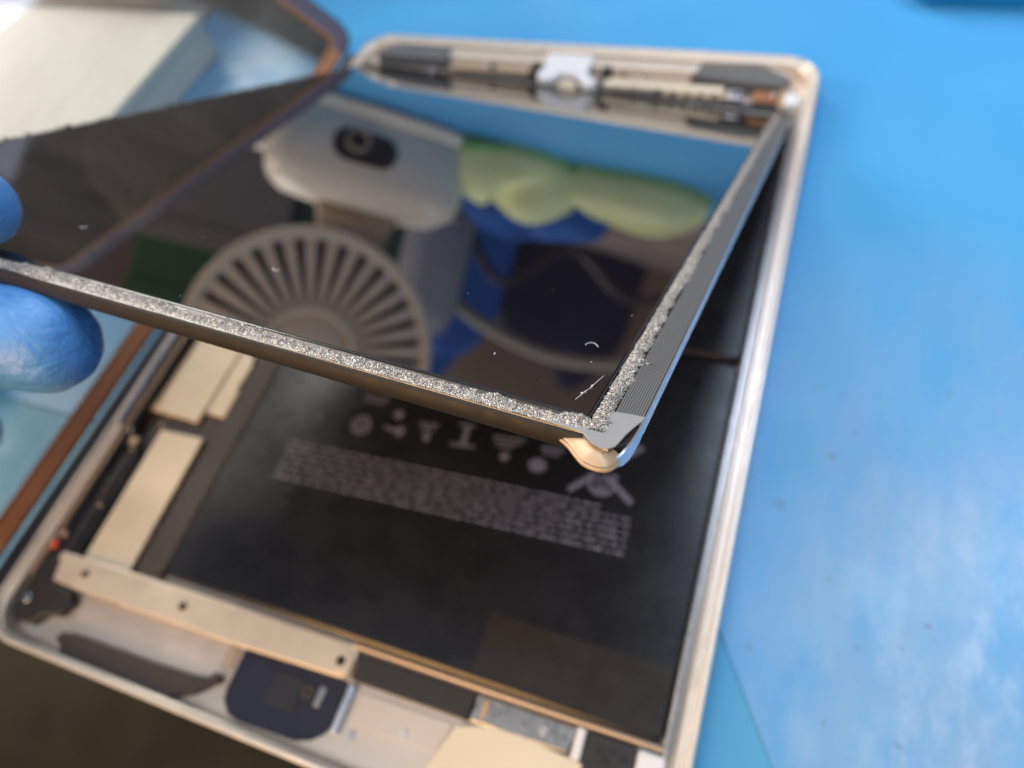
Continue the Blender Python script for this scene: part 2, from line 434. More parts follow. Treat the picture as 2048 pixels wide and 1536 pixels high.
slab('flex_cable', [(-79.2, -62), (-76.8, -64), (-71.8, -66), (-71.3, -97), (-76.2, -98), (-77.5, -106), (-79.2, -106)], 3.4, 4.9, 'flex', tb, bevel=.3)
block('flex_cable', -75.2, -73.4, -96, -64, 4.95, 5.4, 'black_tape', tb, bevel=.1)
block('connector', -77.5, -74.6, -65, -62.6, 3.4, 5.6, 'tan', tb, bevel=.3)
# bottom left corner plug
slab('corner_block', [(-80, -98), (-74.5, -98.5), (-73, -104.2), (-66.8, -104.8), (-64.5, -107), (-66, -110.6), (-70, -111.6), (-72.5, -114.6), (-77.5, -114.8), (-80, -112.5)], 2.65, 5.6, 'black_tape', tb, bevel=.5)
bm = bmesh.new(); cyl(bm, (-79.3, -95.6), 1.3, 5.0, 6.2, 14); finish('red_solder_joint', bm, 'red', tb, bevel=.3)
bm = bmesh.new(); cyl(bm, (-78.2, -92.6), 1.0, 5.0, 6.3, 14); finish('solder_joint', bm, 'clay_box', tb, bevel=.3)
bm = bmesh.new(); cyl(bm, (-77.2, -109.3), 1.2, 5.6, 6.1, 14); finish('screw', bm, 'silver', tb, bevel=.2)

# lower bar with screw holes
bm = bmesh.new()
def bar_poly():
    return [(-75.4, -96.6), (-75.9, -97.2), (-76.0, -102.8), (-75.3, -103.6), (-65.6, -104.0), (-16.3, -103.2), (8.6, -102.2), (10.8, -101.7), (11.3, -100.6), (11.5, -96.4), (11.0, -95.2), (8.4, -94.9), (-54.5, -95.9)]
prism(bm, bar_poly(), 4.3, 5.5)
finish('lower_bar', bm, 'bar', tb, bevel=.35)
for x, y, r in ((-65.6, -99.9, 1.05), (-35.2, -99.4, 1.05), (8.4, -98.9, 1.1)):
    bm = bmesh.new(); cyl(bm, (x, y), r, 5.5, 5.54, 20); finish('screw_hole', bm, 'black_edge', tb)
    bm = bmesh.new(); cyl(bm, (x, y), r + .45 + (.8 if x > 0 else 0), 5.45, 5.72, 24, r); finish('hole_collar', bm, 'bar', tb, bevel=.08)
slab('dark_foam_strip', [(-63.0, -113.7), (-63.6, -115.6), (-61.3, -116.6), (-60.6, -118.2), (-50, -118.3), (-28.4, -118.2), (-22.5, -115.6), (-19.2, -112.6), (-17.6, -111.6), (-17.4, -110.8), (-19.4, -109.8), (-20.6, -111.4), (-24.5, -112.0), (-35.8, -112.6), (-59.1, -113.1)], 2.65, 5.0, 'dark_foam', tb, bevel=.3)
# home button bracket
home = slab('home_button_recess', [(-16.0, -103.3), (11.2, -102.4), (11.3, -111.0), (10.2, -113.6), (7.8, -115.6), (4.6, -116.7), (-9.6, -117.2), (-13.0, -116.6), (-15.2, -114.6), (-16.0, -112.0)], 2.65, 3.6, 'navy', tb, bevel=.3)
bm = bmesh.new(); cyl(bm, (3.4, -107.0), 1.5, 3.62, 4.1, 20, .6); finish('spring_contact', bm, 'brown_tape', home, bevel=.1)
block('contact_pad', 5.6, 7.1, -109.2, -105.0, 3.62, 4.0, 'steel', home, bevel=.15)
slab('button_plate', [(-6, -105.2), (2, -104.9), (2, -111.6), (-6, -111.9)], 3.62, 3.9, 'flex', home, bevel=.2)
block('bracket_lip', 11.7, 13.4, -112.8, -102.6, 2.65, 4.6, 'silver', tb, bevel=.4)
# battery lower wall and parts right of the bar
bm = bmesh.new(); tube(bm, [(9.5, -95.0, 5.0), (40, -94.9, 5.1), (79.5, -94.6, 5.1)], .62, 8); finish('thin_frame_wall', bm, 'tan', tb)
slab('black_connector_strip', [(11.9, -96.1), (40.0, -96.0), (39.6, -101.6), (12.2, -101.9)], 2.65, 5.3, 'black_tape', tb, bevel=.35)
slab('speaker_plate', [(40.4, -96.0), (61.6, -95.9), (61.1, -101.0), (40.0, -101.5)], 2.65, 5.2, 'steel', tb, bevel=.35)
block('yellow_clip', 42.0, 43.4, -100.2, -96.8, 5.22, 5.7, 'gold', tb, bevel=.2)
slab('cream_tape_patch', [(37.6, -103.2), (42.5, -101.6), (48.6, -100.4), (65.6, -101.9), (67.0, -102.9), (66.8, -108), (66, -115.2), (33.4, -115.3)], 4.4, 5.2, 'cream', tb, bevel=.3)
block('pale_tab', 61.9, 63.8, -101.6, -95.7, 2.65, 5.4, 'white_plastic', tb, bevel=.3)
blk = slab('black_antenna_block', [(64.1, -95.8), (74.0, -95.6), (73.9, -104.5), (64.6, -103.8)], 2.65, 5.5, 'black_tape', tb, bevel=.3)
for x, y in ((67.2, -98.4), (69.6, -98.1), (68.6, -100.2), (72.0, -98.6)):
    bm = bmesh.new(); cyl(bm, (x, y), .75, 5.5, 5.75, 16, .45); finish('rivet', bm, 'flex', blk, bevel=.08)
block('white_corner_piece', 74.4, 79.9, -108, -95.8, 2.65, 6.2, 'white_plastic', tb, bevel=.8)

# top side
slab('top_ledge', [(-77, 110.6), (-75, 112.6), (-71, 115.0), (71, 115.0), (75, 112.6), (77, 110.6)], 2.65, 6.1, 'rim', tb, bevel=.4)
block('black_flex', -62, 44, 98.6, 104.6, 2.65, 3.8, 'black_tape', tb, bevel=.3)
slab('grey_foam_block', [(-77.2, 108.2), (-75.2, 112.0), (-71.2, 115.0), (-66.0, 116.0), (-47.6, 115.4), (-46.4, 107.2), (-60, 107.6)], 2.65, 7.0, 'grey_foam', tb, bevel=.5)
slab('grey_foam_block', [(46.6, 114.4), (65.6, 115.2), (75.6, 109.6), (74.6, 104.6), (60, 105.4), (44.6, 107.6)], 2.65, 7.0, 'grey_foam', tb, bevel=.5)
block('tan_strip', -45.6, -13, 105.4, 110.2, 2.65, 5.2, 'tan', tb, bevel=.3)
block('tan_strip', 17, 44, 105.2, 110.2, 2.65, 5.2, 'tan', tb, bevel=.3)
block('copper_strip', 15, 56, 101.0, 104.4, 2.65, 5.6, 'cream', tb, bevel=.3)
for k in range(5):
    bm = bmesh.new(); cyl(bm, (38 + k * 4.4, 99.9), 1.5, 2.65, 5.3, 18); finish('camera_screw', bm, 'tan', tb, bevel=.3)
br = slab('camera_bracket', [(-9, 114.8), (8.6, 114.6), (8.8, 104.5), (13.4, 100.2), (12.2, 97.6), (8.6, 98.2), (5, 103.4), (-1.2, 103.8), (-3.4, 99.8), (-7.6, 99.6), (-9.6, 102.4), (-8.0, 107)], 4.2, 7.4, 'white_plastic', tb, bevel=.9, seg=3)
slab('camera_lens_plate', [(-.4, 102.8), (4.8, 102.4), (6.2, 98.6), (-1.6, 99.2)], 3.4, 5.6, 'shield', tb, bevel=.5)
for x in (-11.6, 14.6):
    block('dark_clip', x - 1.5, x + 1.3, 104.5, 110.4, 2.65, 6.4, 'black_tape', tb, bevel=.3)
block('shadow_gap_strip', -60, 73.5, 93.2, 97.8, 2.65, 4.9, 'black_tape', tb, bevel=.3)  # black strip standing in for the shadowed gap at the display's far edge
block('grey_step', 57.5, 62.5, 99.4, 104.4, 2.65, 5.4, 'silver', tb, bevel=.5)
block('copper_clip', 65.5, 73.6, 98.6, 104.0, 2.65, 5.5, 'copper', tb, bevel=.5)
block('gold_bracket', 73.8, 75.2, 95.6, 108, 2.65, 5.8, 'gold', tb, bevel=.3)
block('white_corner_piece', 75.4, 79.8, 96.2, 101.8, 2.65, 6.9, 'white_plastic', tb, bevel=.8)

rnd = random.Random(11)
def chips(n, x0, x1, y0, y1, z, mats, big=2.6):
    for k in range(n):
        x, y = rnd.uniform(x0, x1), rnd.uniform(y0, y1); w, h = rnd.uniform(.6, big), rnd.uniform(.5, big * .6)
        block('chip', x - w / 2, x + w / 2, y - h / 2, y + h / 2, z, z + rnd.uniform(.3, .9), rnd.choice(mats), tb, bevel=.08, seg=1)
chips(8, -78, -56.5, 98.5, 104, 3.85, ['silver', 'flex', 'tan', 'steel', 'black_tape'])
chips(9, 18, 54, 99, 100.6, 5.65, ['silver', 'flex', 'steel', 'black_tape'], 2)
chips(8, -44, 44, 105.8, 109.6, 5.25, ['steel', 'black_tape', 'silver', 'tan', 'flex'])
chips(14, -78.6, -72, -95, -64, 5.0, ['tan', 'flex', 'steel', 'black_tape'], 1.7)
chips(9, -57, -54.5, -93, -60, 3.4, ['flex', 'tan', 'steel'], 1.6)
chips(8, -79, -71, -57, -30, 3.4, ['flex', 'tan', 'black_tape'], 1.6)
for x, y in ((-78.6, -61.3), (-52, 103), (-30, 107.5), (28, 107.6), (72, 101.5), (77.4, -101.5), (-14.5, -106), (16, -112), (27, -108), (55.5, -98.5)):
    bm = bmesh.new(); cyl(bm, (x, y), .95, 2.65, 6.3 if abs(x) > 70 else 5.9 if y > 0 else 5.4 if y > -100 and x > 0 else 3.2, 16, .35); finish('screw', bm, 'silver', tb, bevel=.15)
slab('foil_tape', [(14.2, -103.4), (36.8, -103.0), (35.0, -109.4), (14.0, -109.8)], 2.65, 3.0, 'tray', tb, bevel=.1)
block('flex_cable', -20, -17.2, -108.5, -103.6, 2.65, 3.3, 'tan', tb, bevel=.1)

# ---------------------------------------------------------------- digitizer glass opened to the left
dg = root('touch_glass', 'clear front glass of the tablet tilted open at the left, with dark border tinted by sky reflection', 'glass panel')
u = Vector((-.742, 0, .670)).normalized(); yv = Vector((0, -1, 0)); zv = u.cross(yv)
dg.matrix_world = Matrix(((u.x, yv.x, zv.x, -97.4 * S), (u.y, yv.y, zv.y, 127.5 * S), (u.z, yv.z, zv.z, .75 * S), (0, 0, 0, 1)))
GW, GH = 176, 244
slab('pane', rrect(5.4, GW - 5.4, 10.4, GH - 10.4, 3), -.35, .35, 'pane', dg, bevel=0)
def rim_ring(name, o0, o1, r0, r1, z0, z1, m, bx=1.0):
    bm = bmesh.new()
    A = rrect(o0[0], GW - o0[0], o0[1], GH - o0[1], r0, 8); B = rrect(o1[0], GW - o1[0], o1[1], GH - o1[1], r1, 8)
    skin_loops(bm, [[(x, y, z0) for x, y in A], [(x, y, z1) for x, y in A], [(x, y, z1) for x, y in B], [(x, y, z0) for x, y in B]], ring=True)
    return finish(name, bm, m, dg)
rim_ring('black_edge', (0, 0), (.9, .9), 10, 9.2, -.45, .45, 'black_edge')
rim_ring('border', (.9, .9), (4.4, 9.2), 9.2, 5, -.42, .42, 'sky_tint')
rim_ring('copper_glue_line', (4.4, 9.2), (6.0, 10.9), 5, 3, -.5, .62, 'copper')
slab('dark_side_strip', [(-93.5, -112), (-85.2, -112), (-85.2, 112), (-93.5, 112)], .1, 3.4, 'flex', tb, bevel=.5)  # dark strip added in the gap for the shell's dark outer side
bm = bmesh.new(); box(bm, .9, 2.4, 14, GH - 14, .425, .62); box(bm, 2.75, 4.3, 14, GH - 14, .425, .55)
finish('copper_foil', bm, 'foil', dg)

# ---------------------------------------------------------------- display panel, raised at its front edge
LR = Matrix(((0.9983, 0.0469, 0.036), (-0.0584, 0.8768, 0.4773), (-0.0092, -0.4786, 0.878)))
ld = root('display_panel', 'glossy black display panel lifted at its near edge above the open tablet', 'display')
lm = LR.to_4x4(); lm.translation = Vector((69.35, -75.97, 96.78)) * S
ld.matrix_world = lm
LW, LH = 160.0, 203.0
bm = bmesh.new()
skin_loops(bm, [[(x, y, z) for x, y in rrect(-LW + i, -i, i, LH - i, r, 4)] for i, z, r in ((1.2, -2.9, 1.2), (.35, -2.6, 1.5), (0, -2.1, 1.6), (.02, -.55, 1.6), (.12, -.22, 1.5), (.35, -.12, 1.4), (.75, -.16, 1.2))], True, True)
finish('back_plate', bm, 'back_plate', ld, angle=50)
# glass with a thin steel lip round it
back_l, back_r = 197.5, 190.0
def gpoly(d): return [(-157.2 + d, 3.15 + d), (-5.25 - d, 3.15 + d), (-5.25 - d, back_r - d), (-157.2 + d, back_l - d)]
bm = bmesh.new()
skin_loops(bm, [[(x, y, z) for x, y in gpoly(d)] for d, z in ((0, -.14), (0, .10), (.12, .14), (.22, .10), (.22, -.14))])
finish('steel_lip', bm, 'lip', ld)
bm = bmesh.new()
skin_loops(bm, [[(x, y, z) for x, y in gpoly(d)] for d, z in ((.34, -.14), (.34, .03), (.44, .09))], True, True)
finish('screen_glass', bm, 'screen', ld, smooth=False)
# grey tapes
bm = bmesh.new()
nr = 11
prof = []
for i in range(nr):
    x0 = -3.15 + 3.1 * i / nr; w = 3.1 / nr
    prof += [(x0, -.09), (x0 + w * .2, .05), (x0 + w * .75, .05), (x0 + w * .96, -.09)]
prof += [(-.05, -.05)]
ys = [4.5 + (LH - 4.6) * k / 60 for k in range(61)]
skin_loops(bm, [[(x, y, z) for x, z in prof] + [(-.05, y, -.2), (-3.15, y, -.2)] for y in ys], True, True)
finish('ribbed_tape', bm, 'grey_tape', ld, angle=20)
block('edge_tape', .02, .22, 6.0, LH - .5, -2.2, -.02, 'blue_edge', ld, bevel=.06)
slab('top_tape', [(-LW + .6, back_l + .25), (-5.0, back_r + .2), (-3.2, back_r + .2), (-3.2, LH - .3), (-LW + .6, LH - .3)], -.14, .06, 'patch', ld, bevel=0)
block('front_tape', -157.5, -5.0, .35, 3.05, -.15, -.02, 'steel', ld, bevel=0)
# torn grey tape at the near corner and its folded flap
bm = bmesh.new()
pts = [(-9.4, .75), (-9.2, .35), (-6.6, .25), (-5.6, .2), (-5.0, .0), (-4.3, -.7), (-3.6, -1.25), (-2.7, -1.5), (-1.9, -1.35), (-1.35, -.7), (-1.15, .3), (-.9, 1.8), (-.45, 3.6), (0.02, 5.0), (.14, 5.9), (-1.1, 5.85), (-3.05, 5.5), (-3.6, 4.4), (-3.6, 2.9), (-3.9, 1.5), (-4.4, 1.1), (-6.0, .85)]
prism(bm, pts, .08, .22)
finish('corner_tape', bm, 'patch', ld, bevel=.04)
bm = bmesh.new()
fl = [((.18, 6.1), .2, -.7), ((.26, 5.0), .15, -1.2), ((.24, 3.4), .1, -1.6), ((.10, 1.8), .0, -1.9), ((-.1, .4), -.1, -2.0), ((-.4, -.6), -.4, -2.0), ((-.8, -1.2), -.8, -1.9)]
a = [bm.verts.new((p[0], p[1], z1)) for p, z1, z0 in fl]; b = [bm.verts.new((p[0] + .1, p[1], z0)) for p, z1, z0 in fl]
a2 = [bm.verts.new((p[0] - .25, p[1] + .05, z1)) for p, z1, z0 in fl]; b2 = [bm.verts.new((p[0] - .15, p[1] + .05, z0)) for p, z1, z0 in fl]
for i in range(len(fl) - 1):
    for q in ((a, b), (b, b2), (b2, a2), (a2, a)): bm.faces.new((q[0][i], q[0][i + 1], q[1][i + 1], q[1][i]))
bm.faces.new((a[0], b[0], b2[0], a2[0])); bm.faces.new((a[-1], b[-1], b2[-1], a2[-1]))
finish('folded_tape_flap', bm, 'blue_edge', ld)
# golden corner lug: a pressed metal hook
path = spline([(-8.9, 1.5, 0), (-8.65, .70, 0), (-7.5, .15, 0), (-6.3, -.65, 0), (-4.9, -2.0, 0), (-3.9, -2.75, 0), (-2.6, -3.0, 0), (-1.5, -2.7, 0), (-.85, -1.7, 0), (-.6, -.3, 0)], 6)
def lug_sweep(name, sec, m):
    bm = bmesh.new(); L = []
    for i, p in enumerate(path):
        t = (path[min(i + 1, len(path) - 1)] - path[max(i - 1, 0)]).normalized(); nn = Vector((t.y, -t.x, 0))
        L.append([p + nn * o + Vector((0, 0, z)) for o, z in sec])
    skin_loops(bm, L, True, True); return finish(name, bm, m, ld, angle=50)
lug_sweep('golden_lug', [(-2.2, -.30), (-1.55, -.36), (-.75, -.72), (-.12, -1.10), (-.05, -1.2), (-.2, -1.28), (-.85, -.95), (-1.6, -.62), (-2.2, -.6)], 'gold')
lug_sweep('lug_rolled_edge', [(-.25, -1.36), (.02, -1.33), (.12, -1.42), (.13, -1.62), (.05, -1.76), (-.2, -1.8), (-.3, -1.6)], 'gold')
bm = bmesh.new(); tube(bm, [(-4.9, .2, -.25), (-3.2, -.95, -.2), (-1.9, -1.1, -.2)], .22, 8); finish('lug_spring', bm, 'steel', ld)
# foam residue: fine crumpled grains with uneven edges
def grain_strip(name, length, place, w_lo, w_hi, step, rows, amp, lumps=()):
    bm = bmesh.new(); rnd = random.Random(len(name)); n = int(length / step); cols = []
    for i in range(n + 1):
        s = i * step
        f1 = noise.noise(Vector((s * .35, 1.7, 0))); f2 = noise.noise(Vector((s * 1.9, 4.2, 0))); f3 = noise.noise(Vector((s * 5.1, 9.0, 3)))
        g1 = noise.noise(Vector((s * .4, 11.7, 0))); g2 = noise.noise(Vector((s * 2.2, 14.2, 0))); g3 = noise.noise(Vector((s * 6.0, 2.0, 7)))
        lo = w_lo + .14 * g1 + .18 * g2 + .16 * g3
        hi = w_hi + .34 * f1 + .34 * f2 + .28 * f3
        lift = .30 * max(0, noise.noise(Vector((s * .9, 21.3, 0))) + .10)
        hi += .8 * max(0, noise.noise(Vector((s * .7, 31.3, 0))) - .12); lo -= .25 * max(0, noise.noise(Vector((s * .8, 41.3, 0))) - .15)
        gap = max(0, noise.noise(Vector((s * .55, 51.0, len(name) + rows))) - .12)
        hi -= gap * (1.6 if rows > 17 else .7)
        for c, r, up, dz in lumps:
            k = max(0, 1 - ((s - c) / r) ** 2); hi += up * k; lift += dz * k
        col = []
        for j in range(rows + 1):
            t = j / rows; e = math.sin(math.pi * min(1, max(0, t))) ** .5
            z = e * (.10 + lift) + 1.25 * amp * e * (rnd.random() - .15) * (.55 + .9 * abs(noise.noise(Vector((s * 1.3, t * 3, 8)))) * 1.6) + .14 * e * noise.noise(Vector((s * 2, t * 6, 5)))
            jit = (rnd.random() - .5) * step * .5
            col.append(bm.verts.new(place(s + jit, lo + (hi - lo) * t + (rnd.random() - .5) * .04, z)))
        cols.append(col)
    for a, b in zip(cols, cols[1:]):
        for j in range(rows):
            bm.faces.new((a[j], a[j + 1], b[j + 1], b[j]))
    o = finish(name, bm, 'foam_grain', ld, smooth=False, recalc=False); o['kind'] = 'stuff'; return o
grain_strip('foam_residue', 153.0, lambda s, w, z: (-4.2 - s, w, z - .03), .60, 2.70, .12, 18, .17,
            lumps=((2.8, 3.0, .55, .35), (0.2, 1.2, -.1, .1), (12, 3, .15, .05), (31, 4, .2, .06), (48, 5, .3, .1), (63, 5, .45, .2), (72, 5, .4, .2), (84, 6, .6, .3), (97, 4, .3, .2)))
grain_strip('foam_residue', 190.0, lambda s, w, z: (-5.15 + w, 1.05 + s, z - .03 if s > 4 else z + .02), .0, 1.85, .12, 16, .15,
            lumps=((16.6, .9, 1.4, .45), (1.0, 2.5, .35, .25), (6, 5, .1, .1)))
grain_strip('foam_residue', 153.0, lambda s, w, z: (-4.2 - s, back_r + 1.0 + s * (back_l - back_r) / 153 + w, z), .2, 1.6, .5, 5, .2)
# dust on the left rim
bm = bmesh.new(); rnd = random.Random(5)
for k in range(60):
    y = rnd.uniform(10, 195); r = rnd.uniform(.15, .5)
    bmesh.ops.create_icosphere(bm, subdivisions=1, radius=r, matrix=Matrix.Translation((-159 + rnd.uniform(-.6, .8), y, rnd.uniform(-.1, .3))))
finish('rim_dust', bm, 'dark_foam', ld)['kind'] = 'stuff'

bm = bmesh.new(); rnd = random.Random(21)
for k in range(90):
    x, y = -6 - rnd.random() ** 1.3 * 145, 4.5 + rnd.random() ** 1.6 * 150
    bmesh.ops.create_icosphere(bm, subdivisions=1, radius=rnd.choice((.018, .022, .03, .045)), matrix=Matrix.Translation((x, y, .11)) @ Matrix.Scale(rnd.uniform(1, 2.4), 4, (math.cos(k), math.sin(k), 0)))
finish('screen_dust', bm, 'lint', ld)['kind'] = 'stuff'
# lint lying on the screen
def on_screen(x, y, z=.12): return LR @ Vector((x, y, z)) + Vector((69.35, -75.97, 96.78))
def lint(pts, r, label, balls=()):
    P = [on_screen(*p) for p in pts]; c = P[0].copy()
    bm = bmesh.new(); tube(bm, spline([p - c for p in P], 6), r, 6)
    for x, y, rr in balls: bmesh.ops.create_icosphere(bm, subdivisions=2, radius=rr, matrix=Matrix.Translation(on_screen(x, y, .1 + rr) - c))
    o = finish('lint_fibre', bm, 'lint', loc=c); tag(o, label, 'lint', 'lint on the display glass')
lint([(-6.55, 12.3), (-6.9, 10.5), (-7.15, 9.0), (-7.5, 7.9), (-7.75, 6.6), (-7.9, 5.9)], .028, 'straight white hair with two beads near the lifted corner of the display', ((-7.05, 9.4, .12), (-7.1, 9.1, .08), (-7.62, 7.3, .13), (-7.4, 8.0, .08), (-7.5, 7.6, .07)))
lint([(-9.3, 18.9), (-9.9, 19.5), (-10.5, 19.5), (-10.9, 18.9), (-10.85, 18.5)], .035, 'short hooked white fibre on the dark glass above the straight hair')
lint([(-60.5, 19.2), (-60.0, 18.4), (-59.4, 18.5), (-59.5, 19.1)], .05, 'tiny curled white fleck over the reflected fan grille')
lint([(-98.6, 17.6), (-98.2, 17.2), (-97.7, 17.5), (-97.8, 18.1)], .045, 'tiny curled white fleck near the gloved thumb')
lint([(-20.2, 10.9), (-20.3, 11.1), (-20.25, 11.3)], .05, 'white speck beyond the foam of the near display edge')

# ---------------------------------------------------------------- gloved hand, fingers pinching the display edge
def hand():
    V = []; E = []; Rr = []
    def add(p, r, prev=None):
        w = LR @ Vector(p) + Vector((69.35, -75.97, 96.78))
        V.append(w); Rr.append(r); i = len(V) - 1
        if prev is not None: E.append((prev, i))
        return i
    wrist2 = add((-262, -76, -40), 27)
    wrist = add((-232, -60, -32), 25, wrist2)
    palm = add((-200, -42, -28), 27, wrist)
    def chain(pts, start):
        p = start
        for x, y, z, r in pts: p = add((x, y, z), r, p)
    chain([(-176, -26, -8, 14), (-152, -10, 6, 10.5), (-131, -3, 12.0, 9.4), (-116, 1.5, 9.6, 8.6), (-105, 3.4, 7.0, 7.2), (-95.2, 4.4, 5.8, 6.0)], palm)
    knk = add((-172, -26, -26, )[:3], 18, palm)
    chain([(-150, -16, -20, 12.0), (-128, -8, -14.5, 10.4), (-108, -3, -11.4, 9.4), (-89, -1.0, -10.0, 8.4), (-80.0, .4, -9.8, 7.2)], knk)
    chain([(-172, -30, -46, 12.0), (-160, -8, -52, 11.0), (-156, 14, -48, 10), (-160, 30, -42, 8.5)], knk)
    k2 = add((-178, -40, -46), 17, palm)
    chain([(-180, -34, -66, 11.5), (-170, -8, -74, 10.5), (-164, 14, -68, 9.5), (-168, 28, -62, 8)], k2)
    chain([(-192, -42, -84, 10.5), (-182, -18, -92, 9.5), (-176, 2, -86, 8.6), (-180, 16, -78, 7)], k2)
    c = V[palm].copy()
    me = bpy.data.meshes.new('hand'); me.from_pydata([(v - c) * S for v in V], E, []); me.update()
    o = bpy.data.objects.new('gloved_hand', me); C.objects.link(o); o.location = c * S
    sk = o.modifiers.new('skin', 'SKIN'); sk.use_smooth_shade = True
    for i, d in enumerate(me.skin_vertices[0].data if me.skin_vertices else []): pass
    return o, me, Rr, palm
o, me, Rr, palm = hand()
bpy.context.view_layer.objects.active = o
if not me.skin_vertices:
    bm = bmesh.new(); bm.from_mesh(me); bm.verts.layers.skin.verify(); bm.to_mesh(me); bm.free()
for i, d in enumerate(me.skin_vertices[0].data):
    d.radius = (Rr[i] * S, Rr[i] * S); d.use_root = (i == palm)
ss = o.modifiers.new('sub', 'SUBSURF'); ss.levels = 4; ss.render_levels = 4
dt = bpy.data.textures.new('wrinkle', 'CLOUDS'); dt.noise_scale = .011; dt.noise_depth = 3
dp = o.modifiers.new('wrinkles', 'DISPLACE'); dp.texture = dt; dp.strength = .0012; dp.mid_level = .5; dp.texture_coords = 'LOCAL'
me.materials.append(MAT['glove'])
tag(o, 'blue nitrile gloved hand pinching the near left edge of the display between thumb and finger', 'hand')

# ---------------------------------------------------------------- boxes at the far left, seen through the glass
bx = root('white_box', 'flat white carton box standing on the mat behind the tilted clear glass', 'box', (-240, 25, 0))
block('lid', -83, 82.6, -87, 87, 13.2, 17.6, 'carton', bx, bevel=.8)
block('box_body', -82, 81.6, -86, 86, .1, 13.1, 'carton', bx, bevel=.8)
bx2 = root('beige_box', 'warm beige plastic box behind the flat white carton at the far left', 'box', (-262, 158, 0))
slab('box_body', rrect(-92, 84, -40, 42, 14), .1, 30, 'warm_beige', bx2, bevel=4, seg=4)
bm = bmesh.new(); tube(bm, spline([(-80, -30, 31), (-30, -26, 31), (20, -12, 31), (60, 14, 31)], 8), 2.2, 10); finish('pale_band', bm, 'cream', bx2)

# ---------------------------------------------------------------- desk fan beyond the tablet (seen mirrored in the display)
fan = root('desk_fan', 'small warm white desk fan with round ribbed grille, mirrored in the display', 'fan', (-134, 214, 0), math.radians(32))
bm = bmesh.new()
skin_loops(bm, [[(x, y, z) for x, y in rrect(-a, a, -b, b, r, 8)] for a, b, r, z in ((50, 42, 20, .3), (53, 45, 22, 2), (53, 45, 22, 6), (51, 43, 21, 7.4), (50, 42, 20, 8), (51, 43, 21, 10), (52, 44, 21, 36), (50, 41, 20, 44), (44, 34, 18, 48), (30, 24, 14, 50))], True, True)
base = finish('base', bm, 'fan_white', fan, angle=60)
bm = bmesh.new()   # oval port recess on the front
pr = [(x * 1.0, z) for x, z in rrect(-16, 16, 15, 31, 7.9, 8)]
skin_loops(bm, [[(x - 4, y, z) for x, z in pr] for y in (-44.3, -44.9)], True, True); finish('oval_port', bm, 'dark_plastic', base)
bm = bmesh.new(); tube(bm, [(-8 + 5.2 * math.cos(a), -45.4, 20 + 5.2 * math.sin(a)) for a in [2 * math.pi * k / 24 for k in range(25)]], 1.0, 8); finish('button_ring', bm, 'tan', base)
bm = bmesh.new()
skin_loops(bm, [[(x + cx, y + 4, z) for x, y in rrect(-a, a, -b, b, 7, 6)] for a, b, z, cx in ((24, 12, 48, 0), (21, 10, 58, 0), (19, 9, 66, 0))], True, True); finish('neck', bm, 'beige_case', fan)
# head: axis along -y, grille centre z 127
hc = Vector((-9, -2, 131)); GR = 67
def fr_ring(bm, r, w, y0, y1, seg=72):
    f = lambda rr, y: [(hc.x + rr * math.cos(a), y, hc.z + rr * math.sin(a)) for a in [2 * math.pi * k / seg for k in range(seg)]]
    skin_loops(bm, [f(r - w, y0), f(r - w * .75, y0 - 1.6), f(r - w * .25, y0 - 1.6), f(r, y0), f(r, y1), f(r - w, y1)], ring=True)
bm = bmesh.new(); fr_ring(bm, GR, 6.5, -18, 16); finish('grille_ring', bm, 'fan_white', fan, angle=60)
for k in range(32):
    a = 2 * math.pi * k / 32; bm = bmesh.new()
    d = Vector((math.cos(a), 0, math.sin(a))); tdir = Vector((-math.sin(a), 0, math.cos(a)))
    loops = []
    for r, y, w in ((21, -21.5, 1.3), (38, -22.0, 2.1), (52, -20.5, 2.9), (62, -17.5, 3.4)):
        p = hc + d * r + Vector((0, y + 2, 0))
        loops.append([p + tdir * sx * w + Vector((0, yy, 0)) for sx, yy in ((-1, 0), (1, 0), (1, 1.6), (-1, 1.6))])
    skin_loops(bm, loops, True, True); finish('grille_rib', bm, 'fan_white', fan, smooth=False)
bm = bmesh.new(); fr_ring(bm, 25, 4.5, -21, -14, 40); finish('hub_ring', bm, 'fan_white', fan, angle=60)
bm = bmesh.new()
f = lambda rr, y: [(hc.x + rr * math.cos(a), y, hc.z + rr * math.sin(a)) for a in [2 * math.pi * k / 40 for k in range(40)]]
skin_loops(bm, [f(20, -10), f(20, -18), f(17.5, -20.2), f(8, -21.2)], True, True); finish('hub_cap', bm, 'fan_white', fan, angle=60)
for k in range(5):
    a0 = 2 * math.pi * k / 5; bm = bmesh.new(); L = []
    for r in (15, 32, 48, 60):
        L.append([hc + Vector((r * math.cos(a0 + da), y, r * math.sin(a0 + da))) for da, y in ((-.30, -2), (.0, -5), (.34, -9), (.34, -8.2), (.0, -4.2), (-.30, -1.2))])
    skin_loops(bm, L, True, True); finish('blade', bm, 'dark_plastic', fan)
bm = bmesh.new(); skin_loops(bm, [f(66, 14), f(60, 20), f(30, 26)], True, True); finish('back_shell', bm, 'dark_plastic', fan)

